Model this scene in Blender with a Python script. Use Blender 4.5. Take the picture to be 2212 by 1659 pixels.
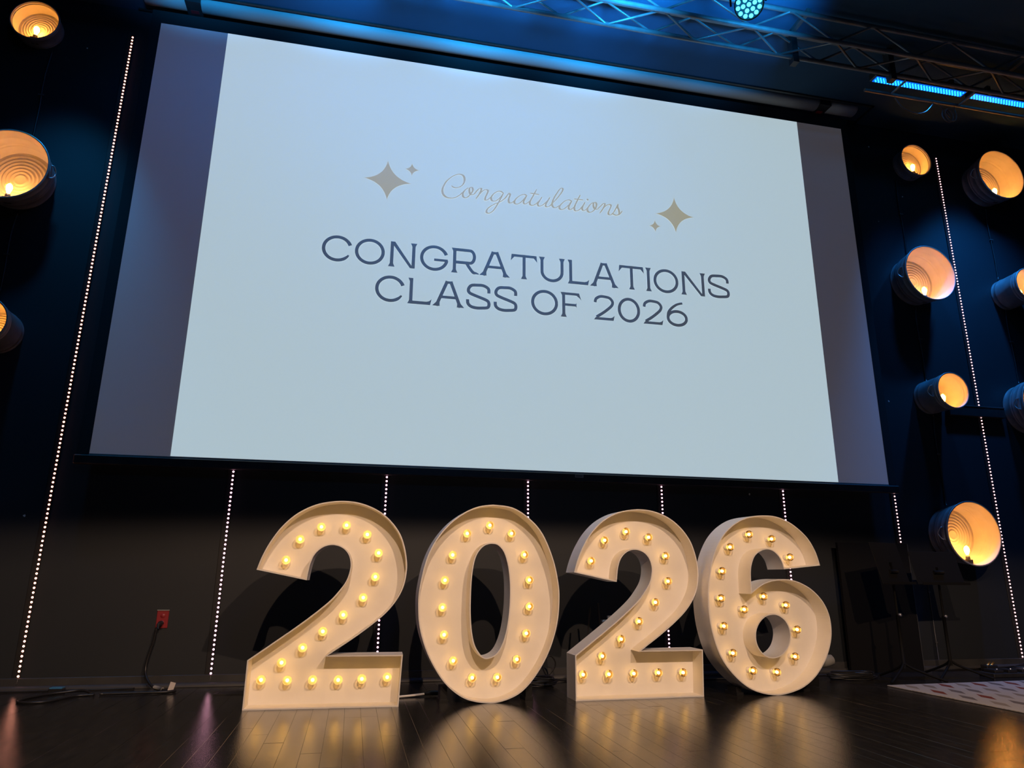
import bpy, bmesh, math, random
from mathutils import Vector, Matrix
from mathutils.geometry import tessellate_polygon

for o in list(bpy.data.objects):
    bpy.data.objects.remove(o, do_unlink=True)
SC = bpy.context.scene
C = SC.collection
PI = math.pi
rnd = random.Random(26)

# ------------------------------------------------------------------ camera
YAW, PITCH, ROLL = 0.2138, 0.2677, 0.0071
fwd = Vector((math.sin(YAW)*math.cos(PITCH), math.cos(YAW)*math.cos(PITCH), math.sin(PITCH)))
rgt = Vector((math.cos(YAW), -math.sin(YAW), 0))
upv = rgt.cross(fwd)
r2 = math.cos(ROLL)*rgt + math.sin(ROLL)*upv
u2 = -math.sin(ROLL)*rgt + math.cos(ROLL)*upv
cam = bpy.data.cameras.new('camera')
cam.sensor_width = 36.0
cam.lens = 36.0*1518.7/2212.0
cam.clip_end = 100
co = bpy.data.objects.new('camera', cam)
co.matrix_world = Matrix(((r2.x, u2.x, -fwd.x, 2.2188), (r2.y, u2.y, -fwd.y, -5.949), (r2.z, u2.z, -fwd.z, 0.795), (0, 0, 0, 1)))
C.objects.link(co)
SC.camera = co

# ------------------------------------------------------------------ exposure, world
SC.view_settings.view_transform = 'Standard'
SC.view_settings.look = 'None'
SC.view_settings.gamma = 1.0
SC.view_settings.use_curve_mapping = False
SC.view_settings.exposure = 0.0
W = bpy.data.worlds.new('world'); SC.world = W
W.use_nodes = True
W.node_tree.nodes['Background'].inputs[0].default_value = (0.35, 0.42, 0.55, 1)
W.node_tree.nodes['Background'].inputs[1].default_value = 0.006

# ------------------------------------------------------------------ stage lights
def spot(name, loc, target, power, color, size_deg, blend, radius):
    l = bpy.data.lights.new(name, 'SPOT')
    l.energy = power; l.color = color
    l.spot_size = math.radians(size_deg); l.spot_blend = blend
    l.shadow_soft_size = radius
    o = bpy.data.objects.new(name, l)
    o.location = loc
    d = Vector(target)-Vector(loc)
    o.rotation_euler = d.to_track_quat('-Z', 'Y').to_euler()
    C.objects.link(o)
    return o
WARM = (1.0, 0.655, 0.42)
# two front-of-house washes: the top of each beam is cut off below the screen
spot('front_wash_light', (2.3, -8.1, 4.7), (2.3, -8.3215, 3.725), 930, WARM, 160, 0.03, 0.035)
spot('front_wash_light', (4.7, -8.1, 4.7), (4.7, -8.3215, 3.725), 930, WARM, 160, 0.03, 0.035)
BLUE = (0.03, 0.30, 1.0)
# added blue lamps on the ceiling and screen head, standing in for haze
for ux, up_ in ((0.6, 520), (1.8, 850), (3.0, 1050), (4.2, 950), (5.4, 260)):
    spot('added_haze_blue', (ux, -1.95, 5.2), (ux, -1.28, 6.0), up_, (0.015, 0.36, 1.0), 75, 0.6, 0.25)
# added dim blue fill lamp, lifting the blacks over the whole stage
spot('added_blue_fill', (3.7, -9.0, 5.2), (3.7, 0.0, 2.6), 65, (0.08, 0.38, 1.0), 100, 0.5, 0.3)
# added lamp, tints the head of the screen with the same blue
spot('added_screen_tint', (3.3, -2.6, 4.95), (3.3, -0.2, 5.1), 55, (0.02, 0.34, 1.0), 120, 1.0, 0.1)

# ------------------------------------------------------------------ helpers
def nm(s): return s
def obj(name, me, mat, parent=None, loc=None, label=None):
    if isinstance(me, bmesh.types.BMesh):
        bm = me; me = bpy.data.meshes.new(name); bm.to_mesh(me); bm.free()
    if mat is not None and not me.materials:
        me.materials.append(mat)
    o = bpy.data.objects.new(name, me)
    C.objects.link(o)
    if parent: o.parent = parent
    if loc: o.location = loc
    if label: o['label'] = label
    return o
def thing(name, label, cat, loc=(0, 0, 0), rotz=0.0, group=None):
    o = bpy.data.objects.new(name, None); C.objects.link(o)
    o.empty_display_size = 0.1
    o.location = loc; o.rotation_euler = (0, 0, rotz)
    return tag(o, label, cat, group)
def tag(o, label, cat, group=None):
    o['label'] = label; o['category'] = cat
    if group: o['group'] = group
    return o
def struct(o, label=None):
    o['kind'] = 'structure'
    if label: o['label'] = label
    return o
def stuff(o):
    o['kind'] = 'stuff'; return o

def box(bm, x0, x1, y0, y1, z0, z1, bev=0.0):
    v = [bm.verts.new((x, y, z)) for z in (z0, z1) for y in (y0, y1) for x in (x0, x1)]
    f = [(0, 2, 3, 1), (4, 5, 7, 6), (0, 1, 5, 4), (2, 6, 7, 3), (0, 4, 6, 2), (1, 3, 7, 5)]
    fs = [bm.faces.new([v[i] for i in q]) for q in f]
    if bev:
        es = list({e for q in fs for e in q.edges})
        bmesh.ops.bevel(bm, geom=es, offset=bev, segments=1, affect='EDGES', profile=0.5)
def boxm(*a, **k):
    bm = bmesh.new(); box(bm, *a, **k); return bm
def tube(bm, pts, r, seg=8, cap=True, smooth=True):
    pts = [Vector(p) for p in pts]
    rings = []
    n = len(pts)
    ref = Vector((0.13, 0.29, 0.95)).normalized()
    for i, p in enumerate(pts):
        t = (pts[min(i+1, n-1)]-pts[max(i-1, 0)])
        if t.length < 1e-9: t = Vector((0, 0, 1))
        t.normalize()
        rf = ref if abs(t.dot(ref)) < 0.95 else Vector((1, 0, 0.1)).normalized()
        a = t.cross(rf).normalized(); b = t.cross(a)
        rr = r[i] if isinstance(r, (list, tuple)) else r
        rings.append([bm.verts.new(p+(a*math.cos(2*PI*k/seg)+b*math.sin(2*PI*k/seg))*rr) for k in range(seg)])
    for i in range(n-1):
        for k in range(seg):
            f = bm.faces.new((rings[i][k], rings[i][(k+1) % seg], rings[i+1][(k+1) % seg], rings[i+1][k]))
            f.smooth = smooth
    if cap:
        bm.faces.new(rings[0]); bm.faces.new(rings[-1][::-1])
    return bm
def tubem(pts, r, seg=8): return tube(bmesh.new(), pts, r, seg)
def crom(pts, sub=6, closed=False):
    n = len(pts); out = []
    P = [Vector(p) for p in pts]
    m = n if closed else n-1
    for i in range(m):
        if closed: p0, p1, p2, p3 = P[(i-1) % n], P[i], P[(i+1) % n], P[(i+2) % n]
        else: p0, p1, p2, p3 = P[max(i-1, 0)], P[i], P[i+1], P[min(i+2, n-1)]
        for k in range(sub):
            t = k/sub
            out.append(0.5*((2*p1)+(p2-p0)*t+(2*p0-5*p1+4*p2-p3)*t*t+(3*p1-p0-3*p2+p3)*t**3))
    if not closed: out.append(P[-1])
    return out
def lathe(bm, prof, seg=40, axis='Y-', smooth=True, close=False):
    """profile of (axial, radius); axis 'Y-' runs towards -Y, 'Z' upwards"""
    rings = []
    for a, r in prof:
        ring = []
        if r < 1e-6:
            p = (0, -a, 0) if axis == 'Y-' else (0, 0, a)
            ring = [bm.verts.new(p)]
        else:
            for k in range(seg):
                t = 2*PI*k/seg
                p = (r*math.cos(t), -a, r*math.sin(t)) if axis == 'Y-' else (r*math.cos(t), r*math.sin(t), a)
                ring.append(bm.verts.new(p))
        rings.append(ring)
    for A, B in zip(rings, rings[1:]):
        if len(A) == 1 and len(B) == 1: continue
        for k in range(seg):
            k2 = (k+1) % seg
            if len(A) == 1: f = bm.faces.new((A[0], B[k2], B[k]))
            elif len(B) == 1: f = bm.faces.new((A[k], A[k2], B[0]))
            else: f = bm.faces.new((A[k], A[k2], B[k2], B[k]))
            f.smooth = smooth
    return bm
def lathem(prof, **k): return lathe(bmesh.new(), prof, **k)
def fixn(bm):
    bmesh.ops.recalc_face_normals(bm, faces=bm.faces[:]); return bm

# ------------------------------------------------------------------ materials
def mat(name, base, rough=0.5, metal=0.0, emit=None, estr=0.0, spec=0.5):
    m = bpy.data.materials.new(name); m.use_nodes = True
    b = m.node_tree.nodes['Principled BSDF']
    b.inputs['Base Color'].default_value = (*base, 1)
    b.inputs['Roughness'].default_value = rough
    b.inputs['Metallic'].default_value = metal
    b.inputs['Specular IOR Level'].default_value = spec
    if emit:
        b.inputs['Emission Color'].default_value = (*emit, 1)
        b.inputs['Emission Strength'].default_value = estr
    return m
def nodes(m): return m.node_tree.nodes, m.node_tree.links
def noisy(m, c0, c1, scale=8.0, detail=4.0, r0=None, r1=None, bump=0.0, bscale=None, stretch=None):
    N, L = nodes(m); b = N['Principled BSDF']
    tc = N.new('ShaderNodeTexCoord'); src = tc.outputs['Object']
    if stretch:
        mp = N.new('ShaderNodeMapping'); mp.inputs['Scale'].default_value = stretch
        L.new(src, mp.inputs[0]); src = mp.outputs[0]
    nz = N.new('ShaderNodeTexNoise'); nz.inputs['Scale'].default_value = scale; nz.inputs['Detail'].default_value = detail
    L.new(src, nz.inputs['Vector'])
    rp = N.new('ShaderNodeValToRGB'); rp.color_ramp.elements[0].position = 0.3; rp.color_ramp.elements[1].position = 0.7
    rp.color_ramp.elements[0].color = (*c0, 1); rp.color_ramp.elements[1].color = (*c1, 1)
    L.new(nz.outputs['Fac'], rp.inputs[0]); L.new(rp.outputs[0], b.inputs['Base Color'])
    if r0 is not None:
        mr = N.new('ShaderNodeMapRange'); mr.inputs[3].default_value = r0; mr.inputs[4].default_value = r1
        mr.inputs[1].default_value = 0.3; mr.inputs[2].default_value = 0.7
        L.new(nz.outputs['Fac'], mr.inputs[0]); L.new(mr.outputs[0], b.inputs['Roughness'])
    if bump:
        n2 = N.new('ShaderNodeTexNoise'); n2.inputs['Scale'].default_value = bscale or scale*5; n2.inputs['Detail'].default_value = 3
        L.new(src, n2.inputs['Vector'])
        bp = N.new('ShaderNodeBump'); bp.inputs['Strength'].default_value = bump; bp.inputs['Distance'].default_value = 0.01
        L.new(n2.outputs['Fac'], bp.inputs['Height']); L.new(bp.outputs[0], b.inputs['Normal'])
    return m
M = {}
# black painted wall with chips of bare plaster
mw = mat('wall_paint', (0.035, 0.036, 0.038), 0.6)
N, L = nodes(mw); b = N['Principled BSDF']
tc = N.new('ShaderNodeTexCoord')
vo = N.new('ShaderNodeTexVoronoi'); vo.inputs['Scale'].default_value = 5.5
nz0 = N.new('ShaderNodeTexNoise'); nz0.inputs['Scale'].default_value = 60
ad = N.new('ShaderNodeMixRGB'); ad.blend_type = 'ADD'; ad.inputs[0].default_value = 0.02
L.new(tc.outputs['Object'], nz0.inputs['Vector']); L.new(tc.outputs['Object'], ad.inputs[1]); L.new(nz0.outputs['Color'], ad.inputs[2])
L.new(ad.outputs[0], vo.inputs['Vector'])
lt = N.new('ShaderNodeMath'); lt.operation = 'LESS_THAN'; lt.inputs[1].default_value = 0.05
L.new(vo.outputs['Distance'], lt.inputs[0])
sp = N.new('ShaderNodeSeparateColor'); L.new(vo.outputs['Color'], sp.inputs[0])
gt = N.new('ShaderNodeMath'); gt.operation = 'GREATER_THAN'; gt.inputs[1].default_value = 0.8
L.new(sp.outputs[0], gt.inputs[0])
mu = N.new('ShaderNodeMath'); mu.operation = 'MULTIPLY'; L.new(lt.outputs[0], mu.inputs[0]); L.new(gt.outputs[0], mu.inputs[1])
nz1 = N.new('ShaderNodeTexNoise'); nz1.inputs['Scale'].default_value = 2.2; nz1.inputs['Detail'].default_value = 6
L.new(tc.outputs['Object'], nz1.inputs['Vector'])
rp = N.new('ShaderNodeValToRGB'); rp.color_ramp.elements[0].color = (0.0085, 0.0115, 0.0160, 1); rp.color_ramp.elements[1].color = (0.0125, 0.0160, 0.0205, 1)
L.new(nz1.outputs['Fac'], rp.inputs[0])
mx = N.new('ShaderNodeMixRGB'); mx.inputs[2].default_value = (0.6, 0.6, 0.6, 1)
L.new(mu.outputs[0], mx.inputs[0]); L.new(rp.outputs[0], mx.inputs[1]); L.new(mx.outputs[0], b.inputs['Base Color'])
M['wall'] = mw
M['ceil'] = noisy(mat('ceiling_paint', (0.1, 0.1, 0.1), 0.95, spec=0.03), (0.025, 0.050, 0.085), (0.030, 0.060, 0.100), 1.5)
M['base'] = noisy(mat('baseboard_vinyl', (0.03, 0.03, 0.03), 0.45), (0.028, 0.028, 0.03), (0.045, 0.045, 0.046), 6)
M['slab'] = mat('floor_slab', (0.012, 0.012, 0.013), 0.5)
# black lacquered planks, scuffed along the grain
mp_ = mat('floor_lacquer', (0.016, 0.015, 0.015), 0.22)
N, L = nodes(mp_); b = N['Principled BSDF']
tc = N.new('ShaderNodeTexCoord'); oi = N.new('ShaderNodeObjectInfo')
ge = N.new('ShaderNodeNewGeometry')
mpp = N.new('ShaderNodeMapping'); mpp.inputs['Scale'].default_value = (16, 3.0, 1)
L.new(ge.outputs['Position'], mpp.inputs[0])
na = N.new('ShaderNodeTexNoise'); na.inputs['Scale'].default_value = 1.6; na.inputs['Detail'].default_value = 8; na.inputs['Roughness'].default_value = 0.7
L.new(mpp.outputs[0], na.inputs['Vector'])
rp = N.new('ShaderNodeValToRGB'); rp.color_ramp.elements[0].position = 0.35; rp.color_ramp.elements[1].position = 0.75
rp.color_ramp.elements[0].color = (0.011, 0.0105, 0.0105, 1); rp.color_ramp.elements[1].color = (0.034, 0.031, 0.029, 1)
L.new(na.outputs['Fac'], rp.inputs[0]); L.new(rp.outputs[0], b.inputs['Base Color'])
nb = N.new('ShaderNodeTexNoise'); nb.inputs['Scale'].default_value = 5; nb.inputs['Detail'].default_value = 7
L.new(ge.outputs['Position'], nb.inputs['Vector'])
mr = N.new('ShaderNodeMapRange'); mr.inputs[1].default_value = 0.3; mr.inputs[2].default_value = 0.75; mr.inputs[3].default_value = 0.075; mr.inputs[4].default_value = 0.15
L.new(nb.outputs['Fac'], mr.inputs[0]); L.new(mr.outputs[0], b.inputs['Roughness'])
nc = N.new('ShaderNodeTexNoise'); nc.inputs['Scale'].default_value = 330; nc.inputs['Detail'].default_value = 4
mp3 = N.new('ShaderNodeMapping'); mp3.inputs['Scale'].default_value = (1.0, 0.45, 1)
L.new(ge.outputs['Position'], mp3.inputs[0]); L.new(mp3.outputs[0], nc.inputs['Vector'])
bp = N.new('ShaderNodeBump'); bp.inputs['Strength'].default_value = 0.5; bp.inputs['Distance'].default_value = 0.0011
L.new(nc.outputs['Fac'], bp.inputs['Height']); L.new(bp.outputs[0], b.inputs['Normal'])
M['plank'] = mp_
M['fabric'] = mat('screen_fabric', (0.75, 0.75, 0.76), 0.9, emit=(0.036, 0.029, 0.027), estr=1.0, spec=0.1)   # projector black level, with warm bounce light put in as emission
M['slide'] = mat('projected_white', (0.75, 0.75, 0.76), 0.9, emit=(0.43, 0.545, 0.59), estr=0.93, spec=0.1)
M['ink'] = mat('projected_slate', (0.75, 0.75, 0.76), 0.9, emit=(0.042, 0.046, 0.044), estr=0.9, spec=0.1)
M['gold'] = mat('projected_gold', (0.75, 0.75, 0.76), 0.9, emit=(0.36, 0.33, 0.18), estr=0.85, spec=0.1)
M['blackfab'] = mat('black_masking', (0.012, 0.012, 0.013), 0.85)
M['blackmet'] = noisy(mat('black_metal', (0.02, 0.02, 0.02), 0.4, 0.2), (0.018, 0.018, 0.019), (0.03, 0.03, 0.03), 12)
M['blackplas'] = mat('black_plastic', (0.015, 0.015, 0.016), 0.35)
M['rubber'] = mat('black_cable', (0.014, 0.014, 0.015), 0.38)
M['casewhite'] = mat('roller_case_white', (0.42, 0.38, 0.36), 0.6, spec=0.2)
M['label'] = mat('silver_label', (0.35, 0.35, 0.34), 0.4, 0.4)
M['board'] = noisy(mat('number_board', (0.8, 0.77, 0.74), 0.55), (0.76, 0.73, 0.70), (0.82, 0.795, 0.765), 5, 5)
M['galv'] = noisy(mat('galvanised_steel', (0.3, 0.3, 0.3), 0.4, 0.35), (0.20, 0.20, 0.205), (0.28, 0.28, 0.28), 14, 5, 0.3, 0.45)
M['galvin'] = noisy(mat('bucket_inner_finish', (0.6, 0.58, 0.55), 0.5, 0.0), (0.60, 0.58, 0.55), (0.68, 0.66, 0.63), 9, 5, 0.4, 0.55)
M['stand'] = mat('stand_black', (0.006, 0.006, 0.006), 0.7, spec=0.12)
M['steel'] = mat('steel', (0.55, 0.55, 0.55), 0.3, 0.9)
M['truss'] = noisy(mat('truss_aluminium', (0.14, 0.14, 0.14), 0.45, 0.5), (0.09, 0.09, 0.09), (0.14, 0.14, 0.14), 10)
M['brass'] = mat('brass', (0.65, 0.42, 0.16), 0.35, 0.8)
M['filament'] = mat('marquee_filament', (1, 0.8, 0.4), 0.5, emit=(1.0, 0.68, 0.26), estr=9.5)
M['edison'] = mat('edison_filament', (1, 0.7, 0.3), 0.5, emit=(1.0, 0.40, 0.07), estr=155.0)
M['edison_s'] = mat('edison_filament_low', (1, 0.7, 0.3), 0.5, emit=(1.0, 0.39, 0.065), estr=62.0)
def glass(name, tint, fac_t, diffuse):
    m = bpy.data.materials.new(name); m.use_nodes = True
    N, L = nodes(m); N.remove(N['Principled BSDF'])
    out = N['Material Output']
    tr = N.new('ShaderNodeBsdfTransparent'); tr.inputs[0].default_value = (*tint, 1)
    gl = N.new('ShaderNodeBsdfGlossy'); gl.inputs[0].default_value = (0.9, 0.9, 0.9, 1); gl.inputs[1].default_value = 0.05
    tl = N.new('ShaderNodeBsdfTranslucent'); tl.inputs[0].default_value = (*diffuse, 1)
    m1 = N.new('ShaderNodeMixShader'); m1.inputs[0].default_value = fac_t
    L.new(tr.outputs[0], m1.inputs[1]); L.new(tl.outputs[0], m1.inputs[2])
    fr = N.new('ShaderNodeFresnel'); fr.inputs[0].default_value = 1.4
    m2 = N.new('ShaderNodeMixShader'); L.new(fr.outputs[0], m2.inputs[0]); L.new(m1.outputs[0], m2.inputs[1]); L.new(gl.outputs[0], m2.inputs[2])
    L.new(m2.outputs[0], out.inputs[0])
    return m
M['globe'] = glass('glow_tint_globe_glass', (1.0, 0.80, 0.48), 0.07, (1.0, 0.62, 0.18))  # clear globe; the filament's golden glow is put into the tint
M['edglass'] = glass('edison_glass', (1.0, 0.93, 0.8), 0.05, (1.0, 0.8, 0.4))
def ledmat(name, col, s): return mat(name, (0.8, 0.8, 0.8), 0.5, emit=col, estr=s)
M['led0'] = ledmat('led_peach', (1.0, 0.36, 0.24), 9)
M['led1'] = ledmat('led_pink', (1.0, 0.45, 0.62), 7)
M['led2'] = ledmat('led_rose_white', (1.0, 0.50, 0.52), 3.2)
M['red'] = mat('red_plastic', (0.26, 0.022, 0.028), 0.4)
M['redd'] = mat('red_plastic_dark', (0.25, 0.012, 0.015), 0.5)
M['paper'] = mat('paper_tag', (0.6, 0.55, 0.52), 0.7)
M['whitecable'] = mat('white_cable', (0.7, 0.68, 0.66), 0.4)
M['grey'] = mat('grey_foam', (0.22, 0.22, 0.21), 0.7)
M['bluetag'] = mat('blue_plastic', (0.05, 0.22, 0.42), 0.35)
M['cyanled'] = mat('cyan_led', (0.3, 0.9, 1), 0.4, emit=(0.10, 0.80, 1.0), estr=2.2)
M['bluled'] = mat('blue_led', (0.1, 0.4, 1), 0.4, emit=(0.02, 0.50, 1.0), estr=2.6)
M['blulens'] = mat('blue_led_tray', (0.02, 0.08, 0.3), 0.3, emit=(0.0, 0.13, 0.85), estr=1.1)
# ------------------------------------------------------------------ traced outlines (metres)
NUM_two_left=dict(at=(2.086,-1.080),rot=-0.0401,
 segs=[[(-0.468,0.831),(-0.441,0.918),(-0.397,1.013),(-0.332,1.110),(-0.244,1.193),(-0.133,1.251),(-0.018,1.276),(0.080,1.279),(0.179,1.262),(0.281,1.219),(0.365,1.153),(0.429,1.070),(0.465,0.977),(0.483,0.880),(0.481,0.803),(0.465,0.726),(0.429,0.650),(0.366,0.571),(0.274,0.492),(0.156,0.406),(0.067,0.348),(0.011,0.310)],
  [(0.011,0.310),(0.482,0.311)],
  [(0.482,0.311),(0.469,0.003)],
  [(0.469,0.003),(-0.471,0.003)],
  [(-0.471,0.003),(-0.470,0.289)],
  [(-0.470,0.289),(-0.305,0.405),(-0.150,0.517),(-0.010,0.631),(0.060,0.710),(0.099,0.772),(0.116,0.838),(0.115,0.886),(0.098,0.934),(0.061,0.972),(0.012,0.990),(-0.036,0.988),(-0.082,0.965),(-0.117,0.926),(-0.137,0.874),(-0.147,0.817),(-0.153,0.768)],
  [(-0.153,0.768),(-0.468,0.831)]],
 holes=[],
 bulbs=[(-0.302,0.894),(-0.224,1.029),(-0.093,1.112),(0.070,1.126),(0.211,1.067),(0.293,0.947),(0.280,0.792),(0.209,0.659),(0.088,0.551),(-0.034,0.450),(-0.152,0.352),(-0.274,0.264),(-0.389,0.164),(-0.230,0.159),(-0.075,0.159),(0.083,0.156),(0.231,0.160),(0.391,0.168)])
NUM_zero=dict(at=(3.152,-1.070),rot=0.0175,
 segs=[[(-0.003,1.280),(0.138,1.263),(0.258,1.193),(0.357,1.086),(0.433,0.912),(0.469,0.750),(0.474,0.630),(0.456,0.482),(0.406,0.328),(0.332,0.196),(0.238,0.086),(0.146,0.029),(0.025,-0.001),(-0.115,0.012),(-0.215,0.053),(-0.315,0.137),(-0.398,0.257),(-0.451,0.368),(-0.486,0.489),(-0.498,0.631),(-0.489,0.746),(-0.455,0.901),(-0.396,1.029),(-0.307,1.141),(-0.204,1.220),(-0.105,1.264),(-0.003,1.280)]],
 holes=[[(-0.010,1.012),(0.043,0.998),(0.087,0.938),(0.114,0.828),(0.123,0.709),(0.119,0.581),(0.102,0.456),(0.072,0.361),(0.031,0.300),(-0.029,0.276),(-0.070,0.293),(-0.112,0.354),(-0.134,0.439),(-0.145,0.553),(-0.146,0.669),(-0.142,0.786),(-0.128,0.885),(-0.104,0.950),(-0.062,0.996),(-0.010,1.012)]],
 bulbs=[(-0.006,1.143),(-0.167,1.083),(0.151,1.090),(-0.265,0.936),(0.246,0.945),(-0.313,0.768),(0.282,0.773),(-0.324,0.591),(0.282,0.596),(-0.308,0.417),(0.260,0.420),(-0.241,0.253),(0.194,0.254),(-0.111,0.145),(0.060,0.144)])
NUM_two_right=dict(at=(4.193,-1.080),rot=0.0279,
 segs=None,
 holes=[],
 bulbs=[(-0.309,0.912),(-0.203,1.058),(-0.034,1.123),(0.143,1.086),(0.271,0.954),(0.281,0.775),(0.174,0.628),(0.041,0.499),(-0.099,0.381),(-0.243,0.272),(-0.386,0.156),(-0.198,0.154),(-0.013,0.154),(0.173,0.155),(0.362,0.152)])
NUM_six=dict(at=(5.199,-1.100),rot=0.1222,
 segs=[[(0.507,0.893),(0.477,0.994),(0.417,1.092),(0.322,1.173),(0.224,1.224),(0.124,1.251),(0.022,1.254),(-0.080,1.244),(-0.183,1.215),(-0.286,1.156),(-0.372,1.073),(-0.441,0.958),(-0.487,0.822),(-0.512,0.688),(-0.512,0.537),(-0.491,0.407),(-0.445,0.277),(-0.373,0.175),(-0.266,0.081),(-0.155,0.027),(-0.016,-0.000),(0.105,0.006),(0.245,0.042),(0.366,0.113),(0.462,0.214),(0.522,0.319),(0.549,0.417),(0.545,0.526),(0.500,0.626),(0.419,0.707),(0.323,0.759),(0.223,0.787),(0.123,0.790),(0.021,0.776),(-0.063,0.744),(-0.137,0.700)],
  [(-0.137,0.700),(-0.133,0.824),(-0.118,0.894),(-0.084,0.954),(-0.031,0.990),(0.027,1.004),(0.076,0.995),(0.117,0.967),(0.150,0.920),(0.166,0.861)],
  [(0.166,0.861),(0.507,0.893)]],
 holes=[[(0.166,0.392),(0.165,0.429),(0.154,0.465),(0.134,0.496),(0.105,0.519),(0.070,0.535),(0.032,0.540),(-0.007,0.535),(-0.045,0.521),(-0.078,0.498),(-0.104,0.469),(-0.123,0.434),(-0.131,0.397),(-0.130,0.360),(-0.119,0.326),(-0.099,0.296),(-0.071,0.272),(-0.037,0.257),(0.000,0.251),(0.039,0.255),(0.076,0.268),(0.110,0.290),(0.137,0.319),(0.156,0.354),(0.166,0.392)]],
 bulbs=[(-0.057,1.116),(0.147,1.087),(0.301,0.953),(-0.235,1.019),(-0.320,0.845),(-0.346,0.654),(-0.337,0.462),(-0.277,0.278),(-0.117,0.156),(0.090,0.139),(0.264,0.240),(0.306,0.428),(0.223,0.603),(0.028,0.666),(-0.152,0.575)])
ROW1=[('C',1.778,2.035),('O',2.060,2.320),('N',2.354,2.602),('G',2.631,2.885),('R',2.915,3.168),('A',3.172,3.457),('T',3.463,3.716),('U',3.731,3.984),('L',4.009,4.219),('A',4.226,4.510),('T',4.516,4.773),('I',4.788,4.846),('O',4.868,5.126),('N',5.152,5.413),('S',5.434,5.667)]
ROW2=[('C',2.254,2.510),('L',2.537,2.750),('A',2.756,3.043),('S',3.056,3.281),('S',3.308,3.529),('O',3.656,3.912),('F',3.938,4.138),('2',4.257,4.461),('0',4.494,4.717),('2',4.745,4.949),('6',4.984,5.202)]
SCRIPT=[[[(2.894,4.311),(2.909,4.297),(2.938,4.294),(2.975,4.310),(3.003,4.344),(3.014,4.388),(3.005,4.424),(2.980,4.439),(2.942,4.434),(2.893,4.403),(2.846,4.351),(2.819,4.296),(2.809,4.249),(2.819,4.209),(2.851,4.183),(2.892,4.180),(2.933,4.192),(2.969,4.220),(2.997,4.251),(3.025,4.285),(3.052,4.309)]],
 [[(3.052,4.309),(3.025,4.285),(3.004,4.248),(3.002,4.215),(3.023,4.201),(3.048,4.212),(3.076,4.248),(3.094,4.287),(3.087,4.314),(3.070,4.314),(3.061,4.290),(3.065,4.256),(3.084,4.240),(3.109,4.250)]],
 [[(3.109,4.250),(3.133,4.288),(3.158,4.316),(3.175,4.312),(3.165,4.278),(3.147,4.239),(3.124,4.202)],[(3.147,4.239),(3.180,4.285),(3.213,4.310),(3.238,4.302),(3.230,4.268),(3.216,4.229),(3.214,4.204),(3.231,4.204),(3.256,4.226),(3.273,4.246)]],
 [[(3.386,4.298),(3.360,4.312),(3.331,4.307),(3.293,4.277),(3.271,4.237),(3.277,4.205),(3.307,4.202),(3.340,4.227),(3.370,4.264),(3.389,4.301)],[(3.389,4.301),(3.370,4.254),(3.341,4.195),(3.316,4.141),(3.287,4.096),(3.254,4.069),(3.229,4.075),(3.233,4.103),(3.262,4.139),(3.307,4.172),(3.349,4.196),(3.399,4.240),(3.433,4.293),(3.443,4.306)]],
 [[(3.443,4.306),(3.452,4.284),(3.438,4.240),(3.442,4.208),(3.463,4.204),(3.497,4.234)]],
 [[(3.613,4.300),(3.587,4.311),(3.548,4.292),(3.510,4.254),(3.493,4.215),(3.510,4.198),(3.544,4.212),(3.579,4.249),(3.613,4.300)],[(3.617,4.306),(3.591,4.251),(3.583,4.222),(3.600,4.210),(3.630,4.232),(3.652,4.254)]],
 [[(3.712,4.381),(3.678,4.309),(3.647,4.244),(3.647,4.211),(3.673,4.205),(3.708,4.228),(3.738,4.265)],[(3.645,4.331),(3.691,4.330),(3.737,4.328)]],
 [[(3.764,4.306),(3.738,4.256),(3.721,4.221),(3.738,4.204),(3.773,4.223),(3.812,4.265),(3.843,4.312)],[(3.843,4.312),(3.816,4.261),(3.799,4.221),(3.812,4.206),(3.842,4.222),(3.873,4.259)]],
 [[(3.873,4.259),(3.926,4.327),(3.967,4.395),(3.971,4.424),(3.949,4.421),(3.914,4.368),(3.878,4.297),(3.864,4.239),(3.877,4.211),(3.903,4.211),(3.938,4.239)]],
 [[(4.063,4.298),(4.032,4.310),(3.992,4.292),(3.952,4.250),(3.936,4.215),(3.953,4.196),(3.986,4.210),(4.027,4.251),(4.058,4.297)],[(4.063,4.303),(4.035,4.247),(4.029,4.218),(4.048,4.208),(4.079,4.234),(4.102,4.260)]],
 [[(4.149,4.379),(4.116,4.310),(4.088,4.244),(4.090,4.207),(4.114,4.203),(4.146,4.228),(4.182,4.280)],[(4.085,4.326),(4.130,4.327),(4.176,4.327)]],
 [[(4.196,4.306),(4.173,4.260),(4.165,4.226),(4.181,4.214),(4.208,4.231),(4.231,4.263)]],
 [[(4.281,4.314),(4.249,4.289),(4.221,4.242),(4.221,4.214),(4.243,4.203),(4.275,4.221),(4.302,4.257),(4.312,4.297),(4.301,4.316),(4.284,4.308),(4.280,4.274),(4.293,4.247),(4.320,4.245)]],
 [[(4.320,4.245),(4.357,4.288),(4.385,4.316),(4.398,4.308),(4.384,4.273),(4.360,4.231),(4.341,4.205)],[(4.365,4.242),(4.402,4.289),(4.439,4.313),(4.461,4.302),(4.447,4.261),(4.432,4.226),(4.436,4.203),(4.458,4.203),(4.486,4.233)]],
 [[(4.486,4.233),(4.515,4.285),(4.535,4.327),(4.529,4.296),(4.542,4.259),(4.541,4.226),(4.517,4.206),(4.490,4.210),(4.479,4.218)],[(4.517,4.206),(4.545,4.217),(4.576,4.259)]]]
DOT=(4.222,4.336)
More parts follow.
